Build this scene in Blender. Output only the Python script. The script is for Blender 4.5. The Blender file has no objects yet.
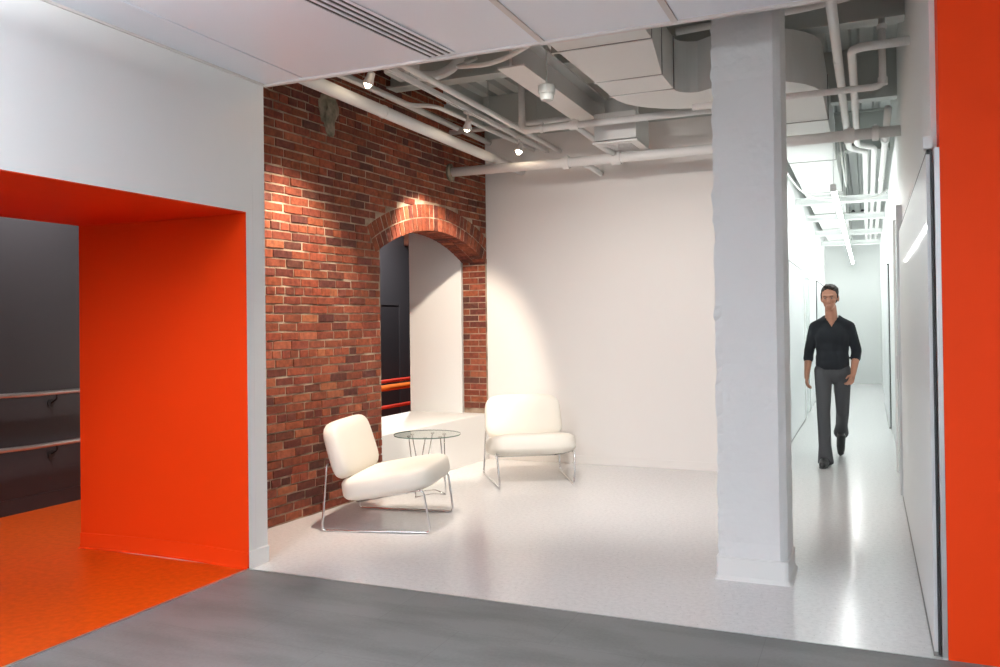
import bpy, bmesh, math, random
from mathutils import Vector, Matrix, noise as mnoise
random.seed(7)
PI = math.pi
S = bpy.context.scene
COL = S.collection

# ------------------------------------------------------------------ materials
def mat(name, base, rough=0.5, metal=0.0, spec=0.5, coat=0.0, coat_rough=0.03):
    m = bpy.data.materials.new(name); m.use_nodes = True
    b = m.node_tree.nodes['Principled BSDF']
    b.inputs['Base Color'].default_value = (*base, 1)
    b.inputs['Roughness'].default_value = rough
    b.inputs['Metallic'].default_value = metal
    b.inputs['Specular IOR Level'].default_value = spec
    b.inputs['Coat Weight'].default_value = coat
    b.inputs['Coat Roughness'].default_value = coat_rough
    return m
def nd(m, t, **kw):
    n = m.node_tree.nodes.new(t)
    for k, v in kw.items():
        if k in n.inputs: n.inputs[k].default_value = v
        else: setattr(n, k, v)
    return n
def lk(m, a, b): m.node_tree.links.new(a, b)
def bsdf(m): return m.node_tree.nodes['Principled BSDF']
def bump(m, scale=60, strength=0.1, dist=0.01, detail=3, vec=None):
    tc = nd(m, 'ShaderNodeTexCoord'); n = nd(m, 'ShaderNodeTexNoise')
    n.inputs['Scale'].default_value = scale; n.inputs['Detail'].default_value = detail
    lk(m, tc.outputs['Object'], n.inputs['Vector'])
    b = nd(m, 'ShaderNodeBump'); b.inputs['Strength'].default_value = strength; b.inputs['Distance'].default_value = dist
    lk(m, n.outputs['Fac'], b.inputs['Height']); lk(m, b.outputs['Normal'], bsdf(m).inputs['Normal'])
    return m
def mottled(m, c1, c2, scale=5, detail=4, lo=0.35, hi=0.65, stretch=None):
    tc = nd(m, 'ShaderNodeTexCoord'); n = nd(m, 'ShaderNodeTexNoise')
    n.inputs['Scale'].default_value = scale; n.inputs['Detail'].default_value = detail
    src = tc.outputs['Object']
    if stretch:
        mp = nd(m, 'ShaderNodeMapping'); mp.inputs['Scale'].default_value = stretch
        lk(m, src, mp.inputs['Vector']); src = mp.outputs['Vector']
    lk(m, src, n.inputs['Vector'])
    r = nd(m, 'ShaderNodeValToRGB')
    r.color_ramp.elements[0].position = lo; r.color_ramp.elements[0].color = (*c1, 1)
    r.color_ramp.elements[1].position = hi; r.color_ramp.elements[1].color = (*c2, 1)
    lk(m, n.outputs['Fac'], r.inputs['Fac']); lk(m, r.outputs['Color'], bsdf(m).inputs['Base Color'])
    return m
def emit(name, col, strength):
    m = bpy.data.materials.new(name); m.use_nodes = True
    nt = m.node_tree; nt.nodes.clear()
    e = nt.nodes.new('ShaderNodeEmission'); o = nt.nodes.new('ShaderNodeOutputMaterial')
    e.inputs['Color'].default_value = (*col, 1); e.inputs['Strength'].default_value = strength
    nt.links.new(e.outputs[0], o.inputs[0]); return m

M = {}
M['white_paint'] = bump(mat('white_paint', (.80, .80, .785), .55), 90, .04)
M['cream_paint'] = bump(mat('cream_paint', (.80, .775, .75), .55), 90, .04)
M['corridor_paint'] = bump(mat('corridor_paint', (.80, .82, .81), .5), 90, .04)
M['ceiling_panel'] = mat('ceiling_panel', (.79, .835, .90), .38)
M['ceiling_trim'] = mat('ceiling_trim', (.66, .62, .60), .5)
M['red_paint'] = bump(mat('red_paint', (.67, .040, .002), .6, spec=.15), 140, .03)
M['dark_paint'] = bump(mat('dark_paint', (.040, .038, .043), .38), 120, .03)
M['dark_trim'] = mat('dark_trim', (.030, .028, .032), .35)
M['pipe_paint'] = bump(mat('pipe_paint', (.72, .715, .70), .45), 60, .05)
M['duct_paint'] = bump(mat('duct_paint', (.70, .71, .695), .5), 25, .05)
M['deck_paint'] = mat('deck_paint', (.60, .625, .61), .5)
M['steel_paint'] = mat('steel_paint', (.50, .525, .505), .5)
M['duct_seam'] = mat('duct_seam', (.22, .22, .21), .6)
M['black'] = mat('black', (.012, .012, .013), .5)
M['chrome'] = mat('chrome', (.72, .72, .73), .12, 1.0)
M['brushed_steel'] = mat('brushed_steel', (.70, .68, .67), .3, 1.0)
M['aluminium'] = mat('aluminium', (.60, .61, .61), .35, .8)
M['upholstery'] = bump(mat('upholstery', (.84, .80, .715), .62), 350, .05, .003)
M['glossy_panel'] = mat('glossy_panel', (.76, .78, .785), .38, coat=.14, coat_rough=.03)
M['frosted_panel'] = mat('frosted_panel', (.70, .75, .74), .25)
M['wood_beam'] = mottled(mat('wood_beam', (.1, .03, .02), .6), (.07, .022, .014), (.16, .055, .03), 3, stretch=(1, 14, 14))
M['orange_rail'] = mat('orange_rail', (.80, .19, .03), .35)
M['red_rail'] = mat('red_rail', (.62, .05, .03), .3)
M['cement'] = bump(mottled(mat('cement', (.3, .27, .2), .9), (.16, .14, .095), (.34, .29, .21), 14), 40, .5, .02)
M['plastic_white'] = mat('plastic_white', (.76, .76, .75), .4)
M['socket_steel'] = mat('socket_steel', (.7, .66, .63), .3, .3)

# lounge floor: white speckled vinyl
m = mat('speckled_floor', (.78, .775, .775), .22, coat=.12, coat_rough=.12)
tc = nd(m, 'ShaderNodeTexCoord')
v1 = nd(m, 'ShaderNodeTexNoise'); v1.inputs['Scale'].default_value = 95; v1.inputs['Detail'].default_value = 2
v2 = nd(m, 'ShaderNodeTexNoise'); v2.inputs['Scale'].default_value = 38; v2.inputs['Detail'].default_value = 4
r1 = nd(m, 'ShaderNodeValToRGB'); r2 = nd(m, 'ShaderNodeValToRGB')
r1.color_ramp.elements[0].position = .27; r1.color_ramp.elements[0].color = (.55, .54, .54, 1)
r1.color_ramp.elements[1].position = .345; r1.color_ramp.elements[1].color = (1, 1, 1, 1)
r2.color_ramp.elements[0].position = .30; r2.color_ramp.elements[0].color = (.90, .90, .905, 1)
r2.color_ramp.elements[1].position = .6; r2.color_ramp.elements[1].color = (1, 1, 1, 1)
mx = nd(m, 'ShaderNodeMixRGB', blend_type='MULTIPLY'); mx.inputs[0].default_value = 1
mx2 = nd(m, 'ShaderNodeMixRGB', blend_type='MULTIPLY'); mx2.inputs[0].default_value = 1
mx2.inputs[2].default_value = (.80, .795, .795, 1)
lk(m, tc.outputs['Object'], v1.inputs['Vector']); lk(m, tc.outputs['Object'], v2.inputs['Vector'])
lk(m, v1.outputs['Fac'], r1.inputs['Fac']); lk(m, v2.outputs['Fac'], r2.inputs['Fac'])
lk(m, r1.outputs['Color'], mx.inputs[1]); lk(m, r2.outputs['Color'], mx.inputs[2])
lk(m, mx.outputs[0], mx2.inputs[1]); lk(m, mx2.outputs[0], bsdf(m).inputs['Base Color'])
v3 = nd(m, 'ShaderNodeTexNoise'); v3.inputs['Scale'].default_value = 7
bp = nd(m, 'ShaderNodeBump'); bp.inputs['Strength'].default_value = .05; bp.inputs['Distance'].default_value = .01
lk(m, tc.outputs['Object'], v3.inputs['Vector']); lk(m, v3.outputs['Fac'], bp.inputs['Height']); lk(m, bp.outputs['Normal'], bsdf(m).inputs['Normal'])
M['speckled_floor'] = m

# hall floor: grey tiles with brushed streaks
m = mat('grey_floor', (.22, .215, .21), .5, spec=.35)
tc = nd(m, 'ShaderNodeTexCoord'); mp = nd(m, 'ShaderNodeMapping'); mp.inputs['Scale'].default_value = (.7, 2.2, 1)
mp.inputs['Rotation'].default_value = (0, 0, .0)
n1 = nd(m, 'ShaderNodeTexNoise'); n1.inputs['Scale'].default_value = 2.2; n1.inputs['Detail'].default_value = 6
n2 = nd(m, 'ShaderNodeTexNoise'); n2.inputs['Scale'].default_value = 60; n2.inputs['Detail'].default_value = 3
lk(m, tc.outputs['Object'], mp.inputs['Vector']); lk(m, mp.outputs['Vector'], n1.inputs['Vector']); lk(m, tc.outputs['Object'], n2.inputs['Vector'])
ad = nd(m, 'ShaderNodeMath', operation='MULTIPLY_ADD'); ad.inputs[1].default_value = .25
lk(m, n2.outputs['Fac'], ad.inputs[0]); lk(m, n1.outputs['Fac'], ad.inputs[2])
rr = nd(m, 'ShaderNodeValToRGB')
rr.color_ramp.elements[0].position = .45; rr.color_ramp.elements[0].color = (.132, .134, .131, 1)
rr.color_ramp.elements[1].position = .71; rr.color_ramp.elements[1].color = (.182, .184, .180, 1)
lk(m, ad.outputs[0], rr.inputs['Fac'])
bk = nd(m, 'ShaderNodeTexBrick'); bk.inputs['Scale'].default_value = 1; bk.inputs['Brick Width'].default_value = .9; bk.inputs['Row Height'].default_value = .45
bk.inputs['Mortar Size'].default_value = .0016; bk.inputs['Color1'].default_value = (1, 1, 1, 1); bk.inputs['Color2'].default_value = (.95, .95, .95, 1); bk.inputs['Mortar'].default_value = (.78, .78, .78, 1)
lk(m, tc.outputs['Object'], bk.inputs['Vector'])
mx = nd(m, 'ShaderNodeMixRGB', blend_type='MULTIPLY'); mx.inputs[0].default_value = 1
lk(m, rr.outputs['Color'], mx.inputs[1]); lk(m, bk.outputs['Color'], mx.inputs[2]); lk(m, mx.outputs[0], bsdf(m).inputs['Base Color'])
M['grey_floor'] = m
M['orange_floor'] = mottled(mat('orange_floor', (.6, .1, .01), .34, spec=.4), (.50, .054, .002), (.62, .076, .004), 26, 7)

# bricks: per-brick tone from a colour attribute, with mortar smears
m = mat('brick', (.2, .06, .04), .85, spec=.25)
at = nd(m, 'ShaderNodeAttribute'); at.attribute_name = 'tone'
tc = nd(m, 'ShaderNodeTexCoord')
n1 = nd(m, 'ShaderNodeTexNoise'); n1.inputs['Scale'].default_value = 26; n1.inputs['Detail'].default_value = 6
lk(m, tc.outputs['Object'], n1.inputs['Vector'])
r1 = nd(m, 'ShaderNodeValToRGB'); r1.color_ramp.elements[0].position = .3; r1.color_ramp.elements[0].color = (.62, .58, .56, 1)
r1.color_ramp.elements[1].position = .7; r1.color_ramp.elements[1].color = (1.2, 1.15, 1.1, 1)
lk(m, n1.outputs['Fac'], r1.inputs['Fac'])
mx = nd(m, 'ShaderNodeMixRGB', blend_type='MULTIPLY'); mx.inputs[0].default_value = 1
lk(m, at.outputs['Color'], mx.inputs[1]); lk(m, r1.outputs['Color'], mx.inputs[2])
n2 = nd(m, 'ShaderNodeTexNoise'); n2.inputs['Scale'].default_value = 9; n2.inputs['Detail'].default_value = 8; n2.inputs['Roughness'].default_value = .65
lk(m, tc.outputs['Object'], n2.inputs['Vector'])
r2 = nd(m, 'ShaderNodeValToRGB'); r2.color_ramp.elements[0].position = .665; r2.color_ramp.elements[0].color = (0, 0, 0, 1)
r2.color_ramp.elements[1].position = .80; r2.color_ramp.elements[1].color = (.75, .75, .75, 1)
lk(m, n2.outputs['Fac'], r2.inputs['Fac'])
mx2 = nd(m, 'ShaderNodeMixRGB'); mx2.inputs[2].default_value = (.40, .31, .23, 1)
lk(m, r2.outputs['Color'], mx2.inputs[0]); lk(m, mx.outputs[0], mx2.inputs[1]); lk(m, mx2.outputs[0], bsdf(m).inputs['Base Color'])
b = nd(m, 'ShaderNodeBump'); b.inputs['Strength'].default_value = .45; b.inputs['Distance'].default_value = .01
lk(m, n1.outputs['Fac'], b.inputs['Height']); lk(m, b.outputs['Normal'], bsdf(m).inputs['Normal'])
M['brick'] = m
M['mortar'] = bump(mottled(mat('mortar', (.33, .25, .18), .95, spec=.1), (.21, .145, .10), (.50, .40, .30), 6, 7), 45, .6, .015)

# pillar: thick white paint over rough masonry
m = mat('rough_white', (.79, .795, .79), .5)
tc = nd(m, 'ShaderNodeTexCoord')
n1 = nd(m, 'ShaderNodeTexNoise'); n1.inputs['Scale'].default_value = 22; n1.inputs['Detail'].default_value = 5
n2 = nd(m, 'ShaderNodeTexVoronoi'); n2.inputs['Scale'].default_value = 30
ad = nd(m, 'ShaderNodeMath', operation='MULTIPLY_ADD'); ad.inputs[1].default_value = .3
lk(m, tc.outputs['Object'], n1.inputs['Vector']); lk(m, tc.outputs['Object'], n2.inputs['Vector'])
lk(m, n2.outputs['Distance'], ad.inputs[0]); lk(m, n1.outputs['Fac'], ad.inputs[2])
b = nd(m, 'ShaderNodeBump'); b.inputs['Strength'].default_value = .22; b.inputs['Distance'].default_value = .012
lk(m, ad.outputs[0], b.inputs['Height']); lk(m, b.outputs['Normal'], bsdf(m).inputs['Normal'])
M['rough_white'] = m

# clear table glass: see-through with a fresnel reflection
def glass(name, tint, fac_min):
    m = bpy.data.materials.new(name); m.use_nodes = True; nt = m.node_tree; nt.nodes.clear()
    o = nt.nodes.new('ShaderNodeOutputMaterial'); t = nt.nodes.new('ShaderNodeBsdfTransparent'); g = nt.nodes.new('ShaderNodeBsdfGlossy')
    f = nt.nodes.new('ShaderNodeFresnel'); x = nt.nodes.new('ShaderNodeMixShader')
    t.inputs[0].default_value = (*tint, 1); g.inputs['Roughness'].default_value = .02; f.inputs[0].default_value = 1.25
    ge = nt.nodes.new('ShaderNodeNewGeometry'); fr = nt.nodes.new('ShaderNodeMath'); fr.operation = 'MULTIPLY'; iv = nt.nodes.new('ShaderNodeMath'); iv.operation = 'SUBTRACT'; iv.inputs[0].default_value = 1
    nt.links.new(ge.outputs['Backfacing'], iv.inputs[1]); nt.links.new(f.outputs[0], fr.inputs[0]); nt.links.new(iv.outputs[0], fr.inputs[1]); nt.links.new(fr.outputs[0], x.inputs[0]); nt.links.new(t.outputs[0], x.inputs[1]); nt.links.new(g.outputs[0], x.inputs[2]); nt.links.new(x.outputs[0], o.inputs[0])
    return m
M['glass'] = glass('glass', (.93, .96, .94), 0)
M['glass_edge'] = mat('glass_edge', (.10, .17, .14), .15)

# person
M['skin'] = mat('skin', (.44, .21, .135), .5)
M['hair'] = mat('hair', (.020, .013, .010), .6)
M['sweater'] = bump(mat('sweater', (.006, .009, .014), .85), 300, .2, .003)
M['trousers'] = bump(mat('trousers', (.052, .054, .060), .8), 300, .15, .003)
M['shoe_leather'] = mat('shoe_leather', (.010, .010, .011), .3)
M['eye_white'] = mat('eye_white', (.30, .27, .25), .3)
M['bulb'] = emit('bulb', (1.0, .80, .58), 60)
M['tube'] = emit('tube', (.96, 1.0, .98), 40)
M['hall_tube'] = emit('hall_tube', (.95, .98, 1.0), 3)

# ------------------------------------------------------------------ mesh helpers
class MB:
    def __init__(s): s.bm = bmesh.new(); s.cl = None
    def box(s, x0, x1, y0, y1, z0, z1, mt=None):
        M4 = Matrix.Translation(((x0+x1)/2, (y0+y1)/2, (z0+z1)/2)) @ Matrix.Diagonal((abs(x1-x0), abs(y1-y0), abs(z1-z0), 1))
        if mt is not None: M4 = mt @ M4
        bmesh.ops.create_cube(s.bm, size=1, matrix=M4); return s
    def cyl(s, p, q, r, r2=None, n=16, caps=True):
        p, q = Vector(p), Vector(q); d = q-p
        mt = Matrix.Translation((p+q)/2) @ d.to_track_quat('Z', 'Y').to_matrix().to_4x4()
        bmesh.ops.create_cone(s.bm, cap_ends=caps, segments=n, radius1=r, radius2=r if r2 is None else r2, depth=d.length, matrix=mt); return s
    def ball(s, c, r, seg=16, mt=None):
        sc = r if isinstance(r, (tuple, list)) else (r, r, r)
        M4 = Matrix.Translation(c) @ (mt or Matrix()) @ Matrix.Diagonal((*sc, 1))
        bmesh.ops.create_uvsphere(s.bm, u_segments=seg, v_segments=max(6, seg//2), radius=1, matrix=M4); return s
    def capsule(s, p, q, r, r2, n=14):
        s.cyl(p, q, r, r2, n, False); s.ball(p, r, n); s.ball(q, r2, n); return s
    def tube(s, pts, r, n=10, closed=False, bend=0.0, bn=5):
        P = [Vector(p) for p in pts]
        if bend > 0:
            Q = []; L = len(P)
            for i in range(L):
                if not closed and i in (0, L-1): Q.append(P[i]); continue
                a, b, c = P[i-1], P[i], P[(i+1) % L]
                d1 = min(bend, (a-b).length*.45); d2 = min(bend, (c-b).length*.45)
                s0 = b+(a-b).normalized()*d1; s1 = b+(c-b).normalized()*d2
                for k in range(bn+1):
                    t = k/bn; Q.append(s0*(1-t)**2+b*2*t*(1-t)+s1*t*t)
            P = Q
        L = len(P); rings = []; up = None
        for i in range(L):
            if closed: t = (P[(i+1) % L]-P[i-1]).normalized()
            else: t = (P[min(i+1, L-1)]-P[max(i-1, 0)]).normalized()
            if up is None:
                up = Vector((0, 0, 1)) if abs(t.z) < .9 else Vector((1, 0, 0))
            side = t.cross(up)
            if side.length < 1e-5: side = t.cross(Vector((0, 1, 0)))
            side.normalize(); up = side.cross(t).normalized()
            rings.append([s.bm.verts.new(P[i]+side*math.cos(2*PI*k/n)*r+up*math.sin(2*PI*k/n)*r) for k in range(n)])
        rng = range(L) if closed else range(L-1)
        for i in rng:
            a, b = rings[i], rings[(i+1) % L]
            for k in range(n): s.bm.faces.new((a[k], a[(k+1) % n], b[(k+1) % n], b[k]))
        if not closed:
            s.bm.faces.new(rings[0][::-1]); s.bm.faces.new(rings[-1])
        return s
    def lathe(s, prof, c=(0, 0, 0), n=24, mt=None):
        mt = mt or Matrix.Translation(c); rings = []
        for r, z in prof:
            rings.append([s.bm.verts.new(mt @ Vector((r*math.cos(2*PI*k/n), r*math.sin(2*PI*k/n), z))) for k in range(n)])
        for a, b in zip(rings, rings[1:]):
            for k in range(n): s.bm.faces.new((a[k], a[(k+1) % n], b[(k+1) % n], b[k]))
        s.bm.faces.new(rings[0][::-1]); s.bm.faces.new(rings[-1]); return s
    def prism(s, poly, axis, a, b):
        """poly: 2-D points in the other two axes, extruded from a to b along axis"""
        def mk(p, t):
            return {'x': (t, p[0], p[1]), 'y': (p[0], t, p[1]), 'z': (p[0], p[1], t)}[axis]
        A = [s.bm.verts.new(mk(p, a)) for p in poly]; B = [s.bm.verts.new(mk(p, b)) for p in poly]
        n = len(poly)
        for i in range(n): s.bm.faces.new((A[i], A[(i+1) % n], B[(i+1) % n], B[i]))
        s.bm.faces.new(A[::-1]); s.bm.faces.new(B); return s
    def build(s, name, material, parent=None, smooth=False, bevel=0.0, loc=None):
        bmesh.ops.recalc_face_normals(s.bm, faces=s.bm.faces[:])
        if bevel > 0:
            ed = [e for e in s.bm.edges if len(e.link_faces) == 2 and e.calc_face_angle(0) > .5]
            bmesh.ops.bevel(s.bm, geom=ed, offset=bevel, segments=2, affect='EDGES', clamp_overlap=True)
        me = bpy.data.meshes.new(name); s.bm.to_mesh(me); s.bm.free()
        me.materials.append(material if not isinstance(material, str) else M[material])
        o = bpy.data.objects.new(name, me); COL.objects.link(o)
        if smooth:
            for p in me.polygons: p.use_smooth = True
            if smooth == 'auto':
                md = o.modifiers.new('n', 'EDGE_SPLIT'); md.split_angle = .6
        if parent is not None: o.parent = parent
        if loc: o.location = loc
        return o
def thing(name, label, cat, loc=(0, 0, 0), rz=0, group=None):
    o = bpy.data.objects.new(name, None); COL.objects.link(o); o.empty_display_size = .1
    o.location = loc; o.rotation_euler = (0, 0, rz); o['label'] = label; o['category'] = cat
    if group: o['group'] = group
    return o
def tag(o, label, cat, group=None, kind=None):
    o['label'] = label; o['category'] = cat
    if group: o['group'] = group
    if kind: o['kind'] = kind
    return o
def struct(o, label, cat):
    o['kind'] = 'structure'; o['label'] = label; o['category'] = cat; return o
def dup(root, loc, rz, label, group=None):
    r = root.copy(); COL.objects.link(r); r.location = loc; r.rotation_euler = (0, 0, rz); r['label'] = label
    if group: r['group'] = group
    for ch in list(root.children):
        if ch.type == 'LIGHT': continue
        c = ch.copy(); COL.objects.link(c); c.parent = r
        for g in list(ch.children):
            d = g.copy(); COL.objects.link(d); d.parent = c
    return r
def area(name, loc, size, sizey, power, col, direction):
    l = bpy.data.lights.new(name, 'AREA'); l.shape = 'RECTANGLE'; l.size = size; l.size_y = sizey; l.energy = power; l.color = col
    o = bpy.data.objects.new(name, l); COL.objects.link(o); o.location = loc
    o.rotation_euler = Vector(direction).to_track_quat('-Z', 'Y').to_euler(); return o
def spot(name, loc, target, power, col, ang, blend, rad=.03):
    l = bpy.data.lights.new(name, 'SPOT'); l.energy = power; l.color = col; l.spot_size = math.radians(ang); l.spot_blend = blend; l.shadow_soft_size = rad
    o = bpy.data.objects.new(name, l); COL.objects.link(o); o.location = loc
    o.rotation_euler = (Vector(target)-Vector(loc)).to_track_quat('-Z', 'Y').to_euler(); return o

# ------------------------------------------------------------------ plan
XL, YE = -3.43, 4.06         # hall's long wall, line where hall meets lounge
YB = 8.36                    # back wall of the lounge
XR, XC, YC = .27, -.89, 21.0 # corridor walls and end
ZC, ZD = 2.963, 3.93          # hall ceiling, metal deck
XD = -6.2                    # dark wall of the ramp room
HX1, HY0 = 3.2, -3.2         # hall extents behind the camera

# ---- floors
struct(MB().box(XL, HX1, HY0, YE, -.1, 0).build('floor_hall', 'grey_floor'), 'grey tiled floor of the hall in front of the lounge', 'floor')
struct(MB().prism([(-4.75, YE), (.30, YE), (.30, YC), (XC-.2, YC), (XC-.2, YB+.2), (-4.75, YB+.2)], 'z', -.1, 0).build('floor_lounge', 'speckled_floor'), 'glossy white speckled floor of the lounge and corridor', 'floor')
struct(MB().box(XD-.1, XL, -2.0, YE, -.1, 0).box(XD-.1, -4.75, YE, 14.2, -.1, 0).build('floor_passage', 'orange_floor'), 'orange linoleum floor inside the red portal', 'floor')
struct(MB().box(XL-.012, XL+.004, -2.0, YE, 0, .004).build('trim_1', 'aluminium'), 'thin metal strip between orange and grey floors', 'floor trim')
struct(MB().box(XL, XR+.02, YE-.006, YE+.006, 0, .003).build('trim_2', 'aluminium'), 'thin metal strip between grey and white floors', 'floor trim')

# ---- hall: long wall with portal, red return wall, rear walls
mb = MB(); OY0 = .55; OZ = 2.145
mb.box(XL-.14, XL, HY0, OY0, 0, ZC+.1)
mb.box(XL-.14, XL, OY0, YE, OZ+.004, ZC+.1)
mb.box(XL-.018, XL, YE, YE+.06, 0, ZC+.1); mb.box(XL-.14, XL, YE+.0605, YE+.170, 0, ZC+.1); mb.box(XL-.14, XL-.0185, YE, YE+.06, OZ+.125, ZC+.1)
w = mb.build('wall_left', 'white_paint'); struct(w, 'white painted hall wall around the red portal', 'wall')
MB().box(XL-.02, XL+.008, YE+.001, YE+.177, 0, .105).build('base_trim', 'white_paint', w, bevel=.004)
# red portal lining: slightly curved reveal, soffit, near jamb
mb = MB(); N = 16; pts = []
XI = -4.83
for i in range(N+1):
    t = i/N; x = XL-.001+(XI-XL)*t; y = YE-.005+.050*math.sin(PI*t)
    pts.append((x, y))
poly = pts[1:] + [(XI, YE+.125), (XL-.15, YE+.125), (XL-.15, YE+.058), (XL-.019, YE+.058), (XL-.019, YE-.0006), (XL-.001, YE-.0006), (XL-.001, YE-.004)]
pts[0] = (XL-.001, YE-.004)
mb.prism(poly, 'z', 0, OZ)
mb.box(XI, XL-.001, OY0-.12, OY0, 0, OZ)
lin = struct(mb.build('wall_portal', 'red_paint', smooth='auto'), 'bright orange red wall lining the portal', 'wall')
mb = MB(); mb.box(XI, XL-.001, OY0-.12, YE+.125, OZ, OZ+.12)
struct(mb.build('ceiling_portal', 'red_paint'), 'low orange red soffit over the portal', 'ceiling')
mb = MB()
for i in range(N):
    (x0, y0), (x1, y1) = pts[i], pts[i+1]
    prof = [(0.0, .100), (.006, .097), (.007, .03), (.014, .010), (.030, .001), (0, .001)]
    A = [mb.bm.verts.new((x0, y0-d, z)) for d, z in prof]; B = [mb.bm.verts.new((x1, y1-d, z)) for d, z in prof]
    for k in range(len(prof)): mb.bm.faces.new((A[k], A[(k+1) % len(prof)], B[(k+1) % len(prof)], B[k]))
bmesh.ops.remove_doubles(mb.bm, verts=mb.bm.verts[:], dist=1e-5)
struct(mb.build('baseboard_portal', 'red_paint', smooth='auto'), 'orange coved baseboard along the red portal wall', 'baseboard')
# red wall facing the camera on the far side of the corridor mouth
wr = struct(MB().box(.292, HX1, YE, YE+.16, 0, ZC+.1).build('wall_right', 'red_paint'), 'orange red wall beside the corridor mouth', 'wall')
struct(MB().box(HX1, HX1+.1, HY0, YE+.16, 0, ZC+.1).build('wall_hall_side', 'white_paint'), 'white side wall of the hall', 'wall')
struct(MB().box(XL-.14, HX1+.1, HY0-.1, HY0, 0, ZC+.1).build('wall_hall_rear', 'white_paint'), 'white rear wall of the hall', 'wall')

# ---- hall ceiling: flat panels with narrow seams and a pale edge trim
CE = 4.26
seams = [XL, -3.125, -1.575, -.865, .69, 2.2, HX1]
mb = MB()
for a, b in zip(seams, seams[1:]):
    for y0, y1 in ((HY0, -.4), (-.4, CE-.035)):
        mb.box(a+.008, b-.008, y0+.006, y1, ZC, ZC+.04)
struct(mb.build('ceiling', 'ceiling_panel'), 'pale flush hall ceiling panels', 'ceiling')
mb = MB(); mb.box(XL, HX1, HY0, CE, ZC+.05, ZC+.15)
struct(mb.build('ceiling_void', 'black'), 'dark void above the hall ceiling panels', 'ceiling')
mb = MB(); mb.box(XL-.005, HX1, CE-.035, CE, ZC-.012, ZC+.16)
struct(mb.build('trim_3', 'ceiling_trim', bevel=.003), 'pale edge trim of the hall ceiling', 'ceiling trim')
mb = MB()
for x in (-1.575, -.865): mb.box(x-.016, x+.016, HY0, CE-.035, ZC-.008, ZC+.01)
struct(mb.build('trim_4', 'ceiling_trim'), 'pale cross strips between hall ceiling panels', 'ceiling trim')
struct(MB().box(XL, XL+.013, HY0, CE-.035, ZC-.012, ZC+.001).build('trim_6', 'ceiling_trim'), 'thin grey strip standing in for the shadow gap between the hall wall and ceiling', 'ceiling trim')  # grey strip drawn in place of the shaded gap at the wall head
# linear slot diffuser in the ceiling
sd = thing('slot_diffuser', 'long four slot air diffuser set into the hall ceiling', 'air diffuser', (-2.165, 4.19, ZC), -.12)
MB().box(-.085, .085, -2.2, 0, -.004, -.0005).build('slot_backing', 'black', sd)
mb = MB()
for k in range(5):
    x = -.086+k*.043
    wd = .0095 if 0 < k < 4 else .012
    mb.box(x-wd, x+wd, -2.2, 0, -.0075, -.004)
mb.build('slot_bars', 'ceiling_panel', sd)

# ---- lounge: brick wall, in its own slightly turned frame
n_ = math.hypot(.055, 1)
WM = Matrix(((1/n_, .055/n_, 0, -4.02), (-.055/n_, 1/n_, 0, 4.2), (0, 0, 1, 0), (0, 0, 0, 1)))   # local x = out of the wall, y = along
def yl(y): return (y-4.2)*n_          # world y on the wall face -> along
U1 = yl(8.356); UA, UB = yl(6.354), yl(8.33); UC = (UA+UB)/2; AZ = .25
AR = math.hypot((UB-UA)/2, 2.125-AZ); AR2 = AR+.25
TH0 = math.asin((UB-UA)/2/AR); THE = TH0+.035
def ztop(u): return 3.88 if u < yl(7.45) else 3.56
bm = bmesh.new(); lay = bm.loops.layers.float_color.new('tone')
def tone():
    t = random.random()
    if t < .10: c = (.105, .036, .027)
    elif t < .26: c = (.150, .044, .030)
    elif t < .62: c = (.215, .058, .033)
    elif t < .9: c = (.265, .070, .036)
    else: c = (.33, .105, .055)
    j = random.uniform(.88, 1.12); return (c[0]*j, c[1]*j*random.uniform(.92, 1.1), c[2]*j, 1)
def paint(fs):
    c = tone()
    for f in fs:
        for l in f.loops: l[lay] = c
def hexa(pts8):
    v = [bm.verts.new(p) for p in pts8]
    fs = [bm.faces.new([v[i] for i in q]) for q in ((0, 1, 2, 3), (7, 6, 5, 4), (0, 4, 5, 1), (1, 5, 6, 2), (2, 6, 7, 3), (3, 7, 4, 0))]
    paint(fs)
def brk(u0, u1, z0, z1, back=-.09, front=0.0):
    f = front+random.uniform(-.0022, .005); c = .003
    j = [random.uniform(-.0022, .0022) for _ in range(8)]
    wob = .006*math.sin(u0*1.7+z0*2.1)
    a0, a1, b0, b1 = u0+j[0], u1+j[1], z0+j[2]+wob, z1+j[3]+wob
    hexa([(f, a0+c, b0+c), (f, a1-c, b0+c+j[4]), (f, a1-c, b1-c+j[5]), (f, a0+c, b1-c),
          (f-.006, a0, b0), (f-.006, a1, b0), (f-.006, a1, b1), (f-.006, a0, b1)])
    hexa([(f-.0061, a0, b0), (f-.0061, a1, b0), (f-.0061, a1, b1), (f-.0061, a0, b1), (back, a0, b0), (back, a1, b0), (back, a1, b1), (back, a0, b1)])
CH = .0677; k = 0
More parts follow.
